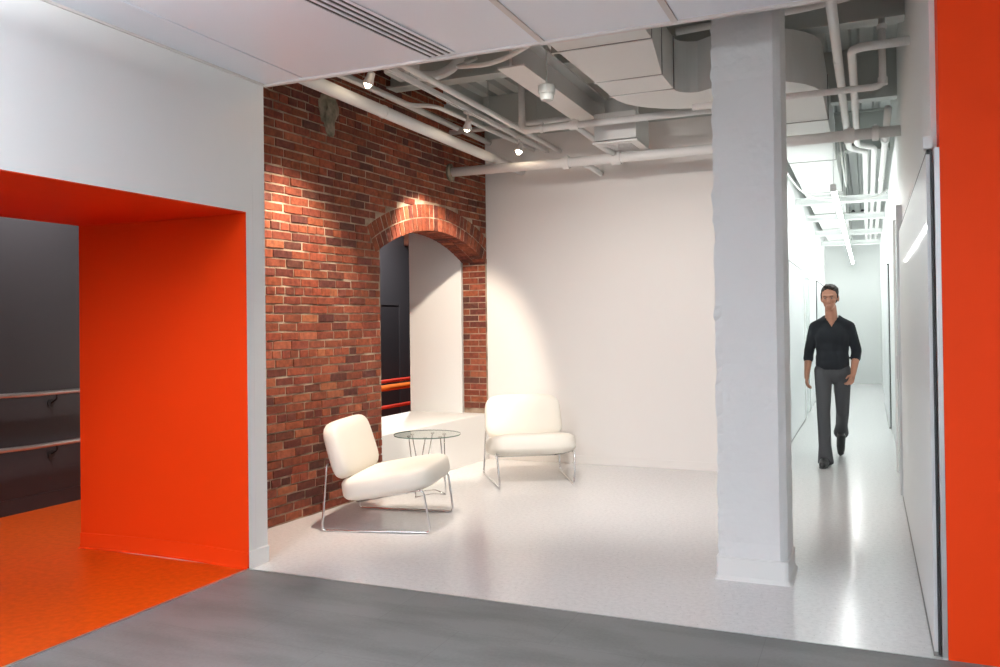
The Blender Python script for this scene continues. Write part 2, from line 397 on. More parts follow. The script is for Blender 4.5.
while k*CH < 3.9:
    z0 = k*CH+.0055; z1 = z0+CH-.011; zm = (z0+z1)/2
    hdr = (k % 7 == 4); L = .105 if hdr else .208
    u = -(.0 if k % 2 else L/2)-random.uniform(0, .03)
    while u < U1:
        ln = L*random.uniform(.93, 1.05); u0, u1 = max(u, 0)+.005, min(u+ln, U1)-.005
        u += ln
        if u1-u0 < .02: continue
        if zm > ztop((u0+u1)/2): continue
        # opening and ring
        lo = hi = None
        if zm < AZ+AR2*math.cos(THE)-.02:
            lo, hi = UA-.004, UB+.004
            if zm > AZ+AR*math.cos(THE):
                hw = (zm-AZ)*math.tan(THE)+.01; lo, hi = UC-hw, UC+hw
            if zm < .49: lo, hi = UA, U1+1
        elif zm < AZ+AR2+.03:
            d = AR2**2-(max(zm-CH*.3-AZ, 0))**2
            if d > 0:
                hw = math.sqrt(d)+.012; lo, hi = UC-hw, UC+hw
        if lo is None or u1 <= lo or u0 >= hi: brk(u0, u1, z0, z1)
        else:
            if u0 < lo-.02: brk(u0, lo-.004, z0, z1)
            if u1 > hi+.02: brk(hi+.004, u1, z0, z1)
    k += 1
# arch ring: two rowlock rings, each brick two pieces deep so the soffit shows joints
for ri, (ra, rb) in enumerate(((AR, AR+.118), (AR+.130, AR2))):
    nb = int(2*THE*(ra+.05)/.073)
    for i in range(nb):
        t0 = -THE+2*THE*i/nb; t1 = -THE+2*THE*(i+1)/nb; g = .0068/ra
        t0 += g; t1 -= g
        for d0, d1 in (((.0, -.135), (-.145, -.285)) if ri == 0 else ((.0, -.10),)):
            f = d0+random.uniform(-.004, .004); g2 = random.uniform(-.0015, .0015)/ra; t0 += g2
            P = [(f, UC+r*math.sin(t), AZ+r*math.cos(t)) for t, r in ((t0, ra), (t1, ra), (t1, rb), (t0, rb))]
            Q = [(d1, p[1], p[2]) for p in P]
            hexa(P+Q)
# jamb reveal at the back-wall end: brick ends seen edge on
k = 8
while k*CH < 2.16:
    z0 = k*CH+.005; z1 = z0+CH-.0105
    cuts = [0, .20, .285] if k % 2 else [0, .092, .285]
    if k*CH > .49:
        for a, b_ in zip(cuts, cuts[1:]):
            y0 = UB+random.uniform(-.003, .003)
            x0, x1 = -b_+.004, -a-.004
            hexa([(x1, y0, z0), (x1, UB+.10, z0), (x1, UB+.10, z1), (x1, y0, z1), (x0, y0, z0), (x0, UB+.10, z0), (x0, UB+.10, z1), (x0, y0, z1)])
    k += 1
bmesh.ops.recalc_face_normals(bm, faces=bm.faces[:])
bm.transform(WM)
me = bpy.data.meshes.new('wall_brick'); bm.to_mesh(me); bm.free(); me.materials.append(M['brick'])
wb = bpy.data.objects.new('wall_brick', me); COL.objects.link(wb); struct(wb, 'old red brick wall with an arched opening', 'wall')
# mortar bed behind the brick faces, in strips so that it follows the arch
mb = MB(); du = .02; u = 0
while u < U1:
    um = u+du/2; z0 = 0
    if UA-.001 < um < UB:
        z0 = AZ+math.sqrt(AR**2-(um-UC)**2)+.010
    x1 = -.0058+.002*math.sin(um*23)
    mb.box(-.282, x1, u, u+du+.0005, z0, ztop(um)-.01, WM); u += du
mb.box(-.280, -.006, UB+.012, UB+.11, .49, 2.16, WM)
mb.build('mortar_joints', 'mortar', wb)
# hardened cement blob near the top of the wall
mb = MB()
bmesh.ops.create_icosphere(mb.bm, subdivisions=4, radius=1)
for v in mb.bm.verts:
    q = v.co.copy(); nz = mnoise.noise(q*1.8+Vector((3, 1, 2)))*.75+mnoise.noise(q*4.5)*.35
    v.co = Vector((q.x*.016*(1+nz), q.y*.095*(1+nz)*(1+.25*q.z), q.z*.20*(1+nz*.5)))
mb.bm.transform(WM @ Matrix.Translation((.0, yl(5.66), 3.17)))
mb.build('cement_patch', 'cement', wb, smooth=True)
def face_x(y): return -4.02+.055*(y-4.2)
# white infill above the brick
mb = MB(); mb.box(-.28, -.02, 0, yl(7.45), 3.875, ZD+.05, WM); mb.box(-.28, -.02, yl(7.45), U1, 3.55, ZD+.05, WM)
struct(mb.build('wall_brick_top', 'steel_paint'), 'grey painted wall strip above the brickwork', 'wall')
# sill below the arch
mb = MB(); mb.prism([(-4.725, yl(6.354)+4.2), (face_x(6.35)+.001, 6.35), (face_x(YB)+.001, YB), (-4.725, YB)], 'z', 0, .49)
sl = struct(mb.build('wall_sill', 'white_paint', bevel=.003), 'low white wall and deep sill under the brick arch', 'wall')
# back wall of the lounge, and the white panel continuing inside the arch
bw = struct(MB().box(face_x(YB), XC, YB, YB+.14, 0, 3.46).build('wall_back', 'cream_paint'), 'tall plain white back wall of the lounge', 'wall')
struct(MB().box(face_x(YB)+.01, XC, YB-.010, YB, 0, .085).build('baseboard_back', 'cream_paint', bevel=.003), 'low white baseboard under the plain back wall', 'baseboard')
struct(MB().box(-4.735, -4.087, 8.325, YB+.14, .49, 3.4).build('wall_alcove', 'white_paint'), 'white wall return inside the brick arch', 'wall')

# ---- pillar with rough edge
mb = MB(); PX0, PX1, PY0, PY1 = -.796, -.426, 4.885, 5.27
nz_, na = 130, 10
def ring():
    L = []
    for i in range(na): L.append((PX0+(PX1-PX0)*i/na, PY0))
    for i in range(na): L.append((PX1, PY0+(PY1-PY0)*i/na))
    for i in range(na): L.append((PX1-(PX1-PX0)*i/na, PY1))
    for i in range(na): L.append((PX0, PY1-(PY1-PY0)*i/na))
    return L
RG = ring(); rows = []
cx, cy = (PX0+PX1)/2, (PY0+PY1)/2
for j in range(nz_+1):
    z = ZD*j/nz_; row = []
    for x, y in RG:
        p = Vector((x, y, z)); corner = (abs(x-PX0) < .02 and abs(y-PY0) < .02)
        amp = .0022+(.010 if corner else 0)
        d = mnoise.noise(p*9)*amp*1.2+mnoise.noise(p*31)*amp*.8
        course = .0018 if (z % .2) < .012 else 0
        dx, dy = (x-cx), (y-cy); l = math.hypot(dx, dy)
        xx = x+dx/l*(d-course); yy = y+dy/l*(d-course)
        if abs(x-PX1) < .001 and abs(y-PY0) < .001: xx -= .018; yy += .018     # worn chamfer
        row.append(mb.bm.verts.new((xx, yy, z)))
    rows.append(row)
for a, b in zip(rows, rows[1:]):
    for k in range(len(RG)):
        q = (k+1) % len(RG); mb.bm.faces.new((a[k], a[q], b[q], b[k]))
pl = struct(mb.build('pillar', 'rough_white'), 'rough white painted square pillar between lounge and corridor', 'pillar')
mb = MB()
prof = [(0.0, .128), (.006, .124), (.007, .022), (.017, .006), (.022, .0), ]
rows = []
for d, z in prof:
    x0, x1, y0, y1 = PX0-.006-d, PX1+.004+d, PY0-.004-d, PY1+.004+d; c = .022
    rows.append([mb.bm.verts.new((x, y, z)) for x, y in ((x0+c*.5, y0), (x1-c, y0), (x1-c*.3, y0+c*.3), (x1, y0+c), (x1, y1-c), (x1-c, y1), (x0+c, y1), (x0, y1-c), (x0, y0+c*.5))])
for a, b in zip(rows, rows[1:]):
    for k in range(9): mb.bm.faces.new((a[k], b[k], b[(k+1) % 9], a[(k+1) % 9]))
mb.bm.faces.new(rows[0])
mb.build('base_trim', 'white_paint', pl)

# ---- corridor walls
struct(MB().box(XC-.14, XC, YB+.141, YC, 0, ZD).build('wall_corridor_far', 'corridor_paint'), 'white corridor wall behind the pillar', 'wall')
struct(MB().box(XR, XR+.14, YE+.165, YC, 0, ZD).build('wall_corridor_near', 'corridor_paint'), 'white corridor wall beside the sliding panels', 'wall')
struct(MB().box(XC-.14, XR+.14, YC, YC+.1, 0, ZD).build('wall_end', 'corridor_paint'), 'pale end wall of the corridor', 'wall')
# sliding panels along the near corridor wall
def sliding_panel(name, label, y0, y1, z1, x, group=None, side=1):
    t = thing(name, label, 'sliding panel', (x, y0, 0), 0, group)
    s = side
    def bx(a, b, c, d, e, f): return (min(s*a, s*b), max(s*a, s*b), c, d, e, f)
    L = y1-y0
    MB().box(*bx(-.028, -.004, .016, L-.006, .012, z1-.018)).build('panel', 'glossy_panel', t)
    MB().box(*bx(-.014, -.004, -.002, .011, .006, z1)).build('edge_gasket', 'black', t)
    MB().box(*bx(-.014, -.004, L-.011, L+.002, .006, z1)).build('edge_gasket', 'black', t)
    MB().box(*bx(-.026, -.004, .0, L, z1-.014, z1)).build('top_track', 'black', t)
    MB().box(*bx(-.032, -.004, .0, L, 0, .014)).build('bottom_track', 'duct_seam', t)
    return t
sp = sliding_panel('sliding_panel', 'tall glossy white sliding panel next to the red wall', 4.09, 7.62, 2.185, XR)
MB().box(-.040, .0, -.01, .06, 2.187, 2.24).build('track_end_cap', 'plastic_white', sp, bevel=.003)
MB().box(-.034, -.028, 3.44, 3.50, .95, 1.20).build('pull_handle', 'aluminium', sp)
MB().box(.0, .021, -.026, -.006, 0, 2.187).build('end_post', 'aluminium', sp)
sliding_panel('sliding_panel', 'narrow glossy panel deeper in the corridor past the tall door post', 12.4, 16.2, 2.2, XR)
sliding_panel('sliding_panel', 'pale panel on the corridor wall behind the walking man', 9.6, 13.1, 2.19, XC, None, -1)
sliding_panel('sliding_panel', 'far pale panel on the corridor wall near the end wall', 16.9, 20.2, 2.2, XC, None, -1)
# grey post and door between the near panels
dr = thing('corridor_door', 'white flush door with a tall grey post on the corridor wall', 'door', (XR, 7.72, 0))
MB().box(-.045, 0, 0, .10, 0, 2.40).build('door_post', 'aluminium', dr, bevel=.003)
MB().box(-.020, 0, .10, 1.15, .01, 2.25).build('door_leaf', 'frosted_panel', dr)
MB().box(-.040, 0, 1.15, 1.35, 0, 2.40).build('door_frame', 'corridor_paint', dr, bevel=.003)
MB().box(-.055, -.020, .16, .19, .95, 1.15).build('door_handle', 'aluminium', dr, bevel=.004)
dr2 = thing('corridor_door', 'white door with a slim frame on the far corridor wall past the man', 'door', (XC, 13.35, 0))
MB().box(.0, .018, .08, 1.1, .01, 2.12).build('door_leaf', 'frosted_panel', dr2)
mb = MB().box(0, .035, 0, .08, 0, 2.2).box(0, .035, 1.1, 1.18, 0, 2.2).box(0, .035, .08, 1.1, 2.12, 2.2); mb.build('door_frame', 'corridor_paint', dr2)
MB().box(.018, .05, .16, .19, .95, 1.12).build('door_handle', 'aluminium', dr2, bevel=.004)

# ---- dark ramp room beyond the portal and the arch
dk = struct(MB().box(XD-.1, XD, -2.1, 14.3, 0, 3.3).box(XD, -4.75, 14.2, 14.3, 0, 3.3).box(XD, XI, -2.1, -2.0, 0, 3.3).box(-4.75, -4.72, 8.51, 14.2, 0, 3.3).build('wall_dark', 'dark_paint'), 'charcoal wall with handrails beyond the red portal', 'wall')
MB().box(XD, XD+.006, -2.0, 9.3, 0, .12).box(XD, XD+.006, 10.65, 14.2, 0, .12).build('base_trim', 'dark_trim', dk)
struct(MB().box(XD-.1, XI, -2.1, YE+.12, 3.3, 3.4).box(XD-.1, -4.33, YE+.12, 14.3, 3.3, 3.4).build('ceiling_dark', 'dark_paint'), 'dark ceiling over the ramp room', 'ceiling')
struct(MB().box(XI, XI+.02, -2.0, OY0-.12, 0, 3.3).box(XI, XI+.02, OY0-.12, YE+.12, OZ+.125, 3.3).box(XI, -4.345, YE+.126, YE+.14, 0, 3.3).build('wall_dark_inner', 'dark_paint'), 'dark inner face above the portal', 'wall')
dd = thing('dark_door', 'charcoal flush door seen through the brick arch', 'door', (XD, 9.35, 0))
MB().box(.004, .022, .07, 1.2, .01, 1.74).build('door_leaf', 'dark_trim', dd, bevel=.003)
MB().box(0, .035, 0, .07, 0, 1.80).box(0, .035, 1.2, 1.27, 0, 1.80).box(0, .035, .07, 1.2, 1.74, 1.80).build('door_frame', 'dark_paint', dd, bevel=.003)
for i, y in enumerate((10.75, 11.6, 12.45, 13.3)):
    tag(MB().box(XD, -4.76, y, y+.16, 2.62, 2.85).build('ceiling_beam', 'wood_beam', bevel=.006),
        ['reddish timber beam above the arch view, closest of the row', 'reddish timber beam second in the row beyond the arch', 'reddish timber beam third in the row beyond the arch', 'reddish timber beam deepest in the ramp room'][i], 'timber beam', 'timber beams beyond the arch')
def handrail(z, label):
    t = thing('handrail', label, 'handrail', (XD, 1.0, z), 0, 'handrails on the dark wall')
    pts = [(.075, 0, -.02)]
    for i in range(15): pts.append((.075, .1+i*.3, .0+(.012 if i < 12 else .004)))
    pts += [(.075, 5.0, 0), (.0, 5.05, 0)]
    MB().tube(pts, .019, 12).build('rail', 'brushed_steel', t, smooth=True)
    for y in (.9, 2.4, 3.92):
        b = MB().tube([(.075, y, -.015), (.075, y, -.05), (.01, y, -.085)], .008, 8, bend=.02); b.cyl((.0, y, -.085), (.008, y, -.085), .032)
        b.build('wall_bracket', 'black', t, smooth='auto')
    return t
handrail(.935, 'upper steel handrail on the charcoal wall'); handrail(.515, 'lower steel handrail on the charcoal wall')
for i, (x, z, r, mn, lb) in enumerate(((-5.6, .752, .022, 'red_rail', 'red upper rail seen through the brick arch'),
                                 (-5.68, .655, .040, 'orange_rail', 'thick orange middle rail seen through the brick arch'),
                                 (-5.6, .425, .022, 'red_rail', 'red bottom rail seen through the brick arch'))):
    t = thing('ramp_rail', lb, 'rail', (x, 7.4, z), 0, 'ramp rails beyond the arch')
    MB().tube([(0, 0, 0), (0, 5.4, 0)], r, 12).build('rail', mn, t, smooth=True)
    for y in (0.05, 5.35): MB().cyl((0, y, -z), (0, y, -r*.6), .012).build('post', 'black', t)

# ------------------------------------------------------------------ exposed ceiling
mb = MB(); x = -4.3; pit = .2
prof = []
while x < .42:
    prof += [(x, ZD+.05), (x+.05, ZD+.05), (x+.07, ZD), (x+.18, ZD)]; x += pit
prof2 = [(p[0], p[1]+.02) for p in prof][::-1]
A = [mb.bm.verts.new((p[0], CE, p[1])) for p in prof]; B = [mb.bm.verts.new((p[0], YC, p[1])) for p in prof]
for i in range(len(prof)-1): mb.bm.faces.new((A[i], A[i+1], B[i+1], B[i]))
mb.box(-4.4, .45, CE-.02, YC, ZD+.07, ZD+.12)
struct(mb.build('ceiling_deck', 'deck_paint'), 'painted corrugated metal deck over lounge and corridor', 'ceiling')
def ibeam_x(name, label, x0, x1, y, z0, z1, w=.16, mt='steel_paint'):
    mb = MB().box(x0, x1, y-w/2, y+w/2, z0, z0+.018).box(x0, x1, y-w/2, y+w/2, z1-.018, z1).box(x0, x1, y-.006, y+.006, z0, z1)
    return tag(mb.build(name, mt), label, 'steel beam', 'painted steel beams')
ibeam_x('steel_beam', 'painted steel beam crossing above the ducts, closest to the hall ceiling', -3.9, XR-.002, 6.55, 3.56, ZD-.002)
struct(MB().box(-3.81, XC-.14, YB, YB+.14, 3.462, ZD).box(XC-.14, XR, YB, YB+.14, 3.46, ZD).build('trim_5', 'steel_paint'), 'deep painted beam on top of the back wall', 'beam')
ibeam_x('steel_beam', 'painted steel beam across the corridor beyond the insulated pipes', XC+.002, XR-.002, 10.9, 3.45, ZD-.002)
for i, y in enumerate((12.3, 14.4, 16.9, 19.2)):
    ibeam_x('steel_beam', ['white cross beam over the middle of the strip light', 'second white cross beam over the far half of the strip light', 'third white cross beam past the end of the strip light', 'white cross beam nearest the corridor end wall'][i], XC+.002, XR-.002, y, 3.03, 3.125, .09, 'corridor_paint')
# beam running toward the back wall with a wide bottom flange
mb = MB().box(-2.435, -2.225, 5.6, YB-.002, 3.30, 3.315).box(-2.34, -2.32, 5.6, YB-.002, 3.315, 3.54).box(-2.435, -2.225, 5.6, YB-.002, 3.54, 3.553)
tag(mb.build('flanged_beam', 'pipe_paint'), 'white beam with a wide flat flange running to the back wall', 'steel beam')

# ducts: sheet-metal run with two sweeping elbows
def sweep_rect(path, half, z0, z1, mb):
    """path: list of (x, y, nx, ny) with unit left normal; rectangular section"""
    rings = []
    for x, y, nx, ny, h in path:
        rings.append([mb.bm.verts.new(v) for v in ((x+nx*h, y+ny*h, z0), (x-nx*h, y-ny*h, z0), (x-nx*h, y-ny*h, z1), (x+nx*h, y+ny*h, z1))])
    for a, b in zip(rings, rings[1:]):
        for k in range(4): mb.bm.faces.new((a[k], a[(k+1) % 4], b[(k+1) % 4], b[k]))
    mb.bm.faces.new(rings[0][::-1]); mb.bm.faces.new(rings[-1])
dz0, dz1 = 3.15, 3.53
xa, yb2, xb2 = -1.505, 6.54, -.52
h = .235
path = [(xa+.06, 4.05, -1, 0, h+.07), (xa+.05, 5.0, -1, 0, h+.06), (xa+.0, 5.75, -1, 0, h), (xa, 6.16, -1, 0, h)]
Rr = .38
for i in range(9):
    a = PI-(PI/2)*i/8
    path.append((xa+Rr+Rr*math.cos(a), 6.16+Rr*math.sin(a), math.cos(a), math.sin(a), h))
path2 = []
for i in range(9):
    a = -PI/2+(PI/2)*i/8
    path2.append((xb2-Rr+Rr*math.cos(a), 6.40+Rr+Rr*math.sin(a), -math.cos(a), -math.sin(a), h))
path = path+path2+[(xb2, 9.2, -1, 0, h), (xb2, 12.0, -1, 0, h), (xb2, 15.0, -1, 0, h), (xb2, 19.7, -1, 0, h)]
dt = thing('air_duct', 'large white rectangular air duct bending over the lounge into the corridor', 'air duct', (xa, 5, 3.15))
mb = MB(); sweep_rect(path, h, dz0, dz1, mb); mb.bm.transform(Matrix.Translation((-xa, -5, -3.15)))
mb.build('duct_run', 'duct_paint', dt)
def flange(x0, x1, y0, y1):
    mb = MB().box(x0-xa, x1-xa, y0-5, y1-5, -.007, dz1-dz0+.007); mb.build('duct_flange', 'duct_paint', dt)
    MB().box(x0-xa+.001, x1-xa-.001, y0-5-.006, y0-5, -.003, dz1-dz0+.003).build('duct_seam', 'duct_seam', dt)
flange(xa-h-.055, xa+h+.115, 4.98, 4.992); flange(xa-h-.008, xa+h+.008, 5.74, 5.752); flange(xa-h-.008, xa+h+.008, 6.13, 6.142)
for y in (7.65, 9.6, 12.0, 14.4, 16.8): flange(xb2-h-.008, xb2+h+.008, y, y+.012)
# square supply diffuser below the duct
df = thing('ceiling_diffuser', 'boxy white supply diffuser with a louvred face under the duct', 'air diffuser', (-2.03, 7.50, 3.05))
MB().box(-.19, .19, -.245, .245, .028, .27).build('plenum_box', 'duct_paint', df, bevel=.004)
mb = MB().box(-.205, .205, -.26, -.17, 0, .015).box(-.205, .205, .17, .26, 0, .015).box(-.205, -.12, -.17, .17, 0, .015).box(.12, .205, -.17, .17, 0, .015)
mb.build('face_frame', 'plastic_white', df, bevel=.003)
MB().box(-.13, .13, -.18, .18, .003, .008).build('dark_backing', 'black', df)
mb = MB()
for i in range(7):
    y = -.15+i*.05; mb.box(-.12, .12, -.013, .013, -.0015, .0015, Matrix.Translation((0, y, .0)))
mb.build('louvre_blades', 'plastic_white', df)
MB().cyl((.0, 0, .27), (.0, 0, .42), .15, n=28).build('neck_collar', 'duct_paint', df, smooth='auto')
tag(MB().tube([(-2.0, 7.50, 3.48), (-2.0, 7.52, 3.60), (-1.95, 7.35, 3.72), (-1.60, 6.9, 3.74), (-1.3, 6.75, 3.74)], .15, 20, bend=.3, bn=8).build('round_duct', 'duct_paint', smooth=True), 'round white branch duct feeding the supply diffuser', 'air duct')

# pipes
def pipe(name, label, pts, r, bend=.06, group=None, couplings=(), mt='pipe_paint', cr=1.35):
    P0 = Vector(pts[0]); t = thing(name, label, 'pipe', P0, 0, group)
    MB().tube([Vector(p)-P0 for p in pts], r, 16, bend=bend).build('pipe_run', mt, t, smooth=True)
    for c, d, ln in couplings:
        c = Vector(c)-P0; d = Vector(d).normalized()*ln/2
        mb = MB().cyl(c-d, c+d, r*cr, n=18)
        s = d.cross(Vector((0, 0, 1)))
        if s.length > 1e-6 and cr > 1.2:
            s = s.normalized()*r*.3
            mb.box(-.012, .012, -.018, .018, -.012, .012, Matrix.Translation(c+Vector((0, 0, r*cr))))
        mb.build('coupling', mt, t, smooth='auto')
    return t
zm_, ym = 2.99, 7.66
pipe('sprinkler_main', 'thick white sprinkler main spanning from the brick wall past the pillar', [(face_x(7.58)+.0, 7.58, 2.985), (-2.4, 7.655, 2.99), (-.6, 7.66, 2.995), (XR-.002, 7.63, 2.995)], .046, 0, None,
     [((-2.62, 7.65, 2.99), (1, .02, 0), .06), ((-2.13, 7.658, 2.99), (1, 0, 0), .09), ((-.12, 7.65, 2.994), (1, 0, 0), .08), ((.08, 7.64, 2.994), (1, 0, 0), .05)])
fl = MB(); fl.ball((0, 0, 0), (.03, .085, .085), 20)
for v in fl.bm.verts: v.co *= 1+mnoise.noise(v.co*40)*.25
fl.bm.transform(Matrix.Translation((face_x(7.58)+.012, 7.58, 2.985)))
tag(fl.build('pipe_grout', 'cement', smooth=True), 'lump of grout around the pipe end on the brick wall', 'grout')
pipe('wall_pipe', 'thick white pipe running along the top of the brick wall', [(-3.365, 4.0, 3.085), (-3.365, YB-.001, 3.085)], .046, 0, None, [((-3.365, 5.55, 3.085), (0, 1, 0), .02)], cr=1.1)
pipe('thin_wall_pipe', 'slimmer white pipe above the thick one along the brick wall', [(-3.74, 4.1, 3.42), (-3.74, 5.6, 3.42), (-3.74, YB-.001, 3.42)], .028, 0)
pipe('branch_pipe', 'white sprinkler branch dropping from the deck and crossing toward the duct', [(-2.81, 7.0, ZD), (-2.81, 7.0, 3.18), (-1.0, 7.0, 3.18)], .030, .07, None,
     [((-2.32, 7.0, 3.18), (1, 0, 0), .08), ((-2.62, 7.0, 3.18), (1, 0, 0), .03)])
pipe('link_pipe', 'slim white pipe joining the crossing branch to the sprinkler main', [(-2.31, 7.035, 3.17), (-2.135, 7.585, 3.02)], .024, 0)
pipe('stub_pipe', 'short white pipe stub from the main into the back wall', [(-2.47, 7.712, 2.99), (-2.49, YB-.001, 2.99)], .030, 0, None, [((-2.47, 7.76, 2.99), (0, 1, 0), .07)])
pipe('back_pipe', 'thin white pipe crossing from the brick wall toward the branch pipe', [(face_x(7.6), 7.6, 3.39), (-2.35, 7.6, 3.40)], .026, 0)
pipe('insulated_pipe', 'white insulated pipe running straight down the corridor ceiling', [(-.165, 4.35, 3.2), (-.16, 5.0, 3.2), (-.15, 9.3, 3.2), (.0, 9.5, 3.2), (.0, 20.5, 3.2)], .030, .12, None,
     [((-.16, 6.1, 3.2), (0, 1, 0), .02), ((-.155, 8.0, 3.2), (0, 1, 0), .02), ((.0, 11, 3.2), (0, 1, 0), .02)], cr=1.06)
pipe('insulated_pipe', 'white insulated pipe with an elbow into the corridor side wall', [(XR-.001, 5.88, 3.2), (-.07, 5.88, 3.2), (-.07, 9.15, 3.2), (.085, 9.35, 3.2), (.085, 20.5, 3.2)], .028, .10, None,
     [((-.07, 7.2, 3.2), (0, 1, 0), .02), ((-.07, 8.4, 3.2), (0, 1, 0), .02), ((.085, 11, 3.2), (0, 1, 0), .02)], cr=1.06)
pipe('corridor_pipe', 'slim white sprinkler pipe close to the corridor side wall', [(.18, 7.70, 3.2), (.18, 20.5, 3.2)], .030, 0, None, [((.18, 9.0, 3.2), (0, 1, 0), .08), ((.18, 11.5, 3.2), (0, 1, 0), .06)])
pipe('cross_pipe', 'white sprinkler pipe crossing behind the pillar with an upturned end', [(-1.2, 6.48, 3.085), (.12, 6.48, 3.085), (.12, 6.48, 3.558)], .024, .06, None, [((.12, 6.48, 3.12), (0, 0, 1), .05), ((.12, 6.48, 3.50), (0, 0, 1), .03)])
pipe('high_conduit', 'thin conduit slung under the deck above the corridor mouth', [(-1.2, 5.9, 3.48), (-.3, 5.95, 3.53), (.1, 6.0, 3.60), (XR-.001, 6.0, 3.60)], .024, .1)
pipe('bent_conduit', 'thin white conduit with a jog beside the track lights', [(-3.55, 4.4, 3.3), (-3.54, 5.29, 3.3), (-3.50, 6.2, 3.3), (-3.32, 6.3, 3.3), (-3.22, YB-.001, 3.3)], .018, .12)
pipe('fat_conduit', 'bulging white flexible duct above the first track light', [(-3.45, 4.6, 3.5), (-3.42, 5.7, 3.48), (-3.25, 6.1, 3.46), (-3.05, 6.25, 3.60), (-3.0, 6.3, 3.93)], .04, .2)
pipe('track_conduit', 'white conduit lying parallel to the light track', [(-2.93, 4.4, 3.26), (-2.93, YB-.001, 3.26)], .024, 0)
# junction box, cable drape, occupancy sensor
jb = thing('junction_box', 'white junction box under the deck near the first track light', 'junction box', (-3.3, 5.55, 3.34))
MB().box(-.09, .09, -.12, .12, 0, .12).build('box_body', 'plastic_white', jb, bevel=.006)
MB().box(-.08, .08, -.11, .11, -.006, 0).build('box_lid', 'steel_paint', jb, bevel=.002)
jb.location = (-3.24, 5.62, 3.36)
def cable(label, pts, r=.012):
    return tag(MB().tube(pts, r, 8, bend=.5, bn=8).build('slack_cable', 'pipe_paint', smooth=True), label, 'cable', 'slack painted cables')
cable('slack painted cable sagging below the flanged beam', [(-3.0, 6.45, 3.70), (-2.95, 6.0, 3.50), (-2.75, 5.6, 3.36), (-2.3, 5.3, 3.24), (-1.88, 5.2, 3.36)], .017)
cable('slack painted cable hanging from the hall ceiling edge', [(-1.85, 4.9, 3.35), (-1.88, 5.2, 3.24), (-1.83, 5.5, 3.30), (-1.80, 5.8, 3.46)], .013)
cable('thin cable looping across the corridor below the pipes', [(XC+.02, 9.8, 3.2), (-.7, 11.0, 2.98), (-.3, 11.5, 2.94), (.1, 11.5, 2.96), (XR-.02, 11.6, 3.08)], .011)
cable('thin cable dangling between the duct and the insulated pipes', [(-.24, 9.4, 3.3), (-.21, 10.4, 2.95), (-.2, 10.6, 3.05), (-.22, 10.2, 3.42)], .008)
oc = thing('ceiling_sensor', 'round white sensor hanging on a thin rod before the duct', 'sensor', (-2.10, 5.72, 3.06))
MB().lathe([(.0, 0), (.045, .004), (.052, .03), (.050, .05)], n=24).build('sensor_dome', 'steel_paint', oc, smooth='auto')
MB().lathe([(.062, .05), (.062, .11), (.04, .115)], n=24).build('sensor_base', 'steel_paint', oc, smooth='auto')
MB().cyl((0, 0, .11), (0, 0, ZD-3.06), .006).build('drop_rod', 'steel_paint', oc)

# light track and spot heads
TX, TZ = -3.05, 3.25
tk = thing('light_track', 'white ceiling track carrying the spotlights along the brick wall', 'light track', (TX, 4.4, TZ))
MB().box(-.018, .018, 0, 3.9, 0, .02).box(-.018, -.013, 0, 3.9, -.014, 0).box(.013, .018, 0, 3.9, -.014, 0).build('track_rail', 'plastic_white', tk)
for y in (1.0, 2.4, 3.6): MB().cyl((0, y, .02), (0, y, ZD-TZ), .005).build('hanger_rod', 'steel_paint', tk)
def head(label, x, y, z, target, group='track spotlights'):
    t = thing('track_spotlight', label, 'spotlight', (x, y, z), 0, group)
    d = (Vector(target)-Vector((x, y, z-.13))).normalized()
    MB().box(-.016, .016, -.05, .05, -.035, -.012).build('adapter', 'plastic_white', t, bevel=.003)
    MB().cyl((0, 0, -.035), (0, 0, -.10), .008).build('stem', 'socket_steel', t)
    mt = Matrix.Translation((0, 0, -.13)) @ d.to_track_quat('Z', 'Y').to_matrix().to_4x4()
    MB().lathe([(.014, -.06), (.026, -.055), (.029, -.012), (.038, .020), (.0385, .024), (.035, .024), (.024, -.005), (.0, -.006)], n=20, mt=mt).build('lamp_housing', 'socket_steel', t, smooth='auto')
    MB().ball(mt @ Vector((0, 0, .030)), .024, 14).build('bulb', 'bulb', t, smooth=True)
    return Vector((x, y, z)) + (mt @ Vector((0, 0, .092)))
WARM = (1.0, .84, .68)
H1 = head('lit track spotlight closest to the hall ceiling edge', TX-.03, 4.90, TZ, (-3.95, 5.05, 1.3))
H2 = head('middle lit track spotlight above the brick arch', TX, 6.38, TZ, (-4.15, 7.6, 1.25))
H3 = head('lit track spotlight next to the back wall, low above the main pipe', TX+.03, 7.45, TZ, (-3.5, 6.9, .4))
spot('beam_brick', H1, (-3.98, 5.15, 1.35), 270, WARM, 80, .75, .035)
spot('beam_arch', H2, (-4.15, 7.6, 1.25), 290, WARM, 62, .45, .03)
spot('beam_back', H3, (-3.55, 6.9, .3), 50, WARM, 76, .7, .03)
# added unseen second run behind the hall ceiling edge, to brighten the lounge
tk2 = thing('light_track', 'added second white light track hidden behind the hall ceiling edge', 'light track', (-2.92, 4.42, 3.22))
MB().box(0, 1.0, -.018, .018, 0, .02).box(0, 1.0, -.018, -.013, -.014, 0).box(0, 1.0, .013, .018, -.014, 0).build('track_rail', 'plastic_white', tk2)
for x in (.2, .8): MB().cyl((x, 0, .02), (x, 0, ZD-3.22), .005).build('hanger_rod', 'steel_paint', tk2)
H4 = head('added spotlight on the second track aimed at the armchairs', -2.45, 4.42, 3.22, (-2.9, 7.6, .4))
H5 = head('added spotlight on the second track aimed at the plain back wall', -2.02, 4.42, 3.22, (-1.5, 8.3, 1.2))
H6 = head('added spotlight on the second track closest to the brick wall', -2.84, 4.42, 3.22, (-3.2, 6.4, .3))
spot('fill_seats', H4, (-3.0, 6.4, .0), 52, (1, .93, .87), 76, 1.0, .04)
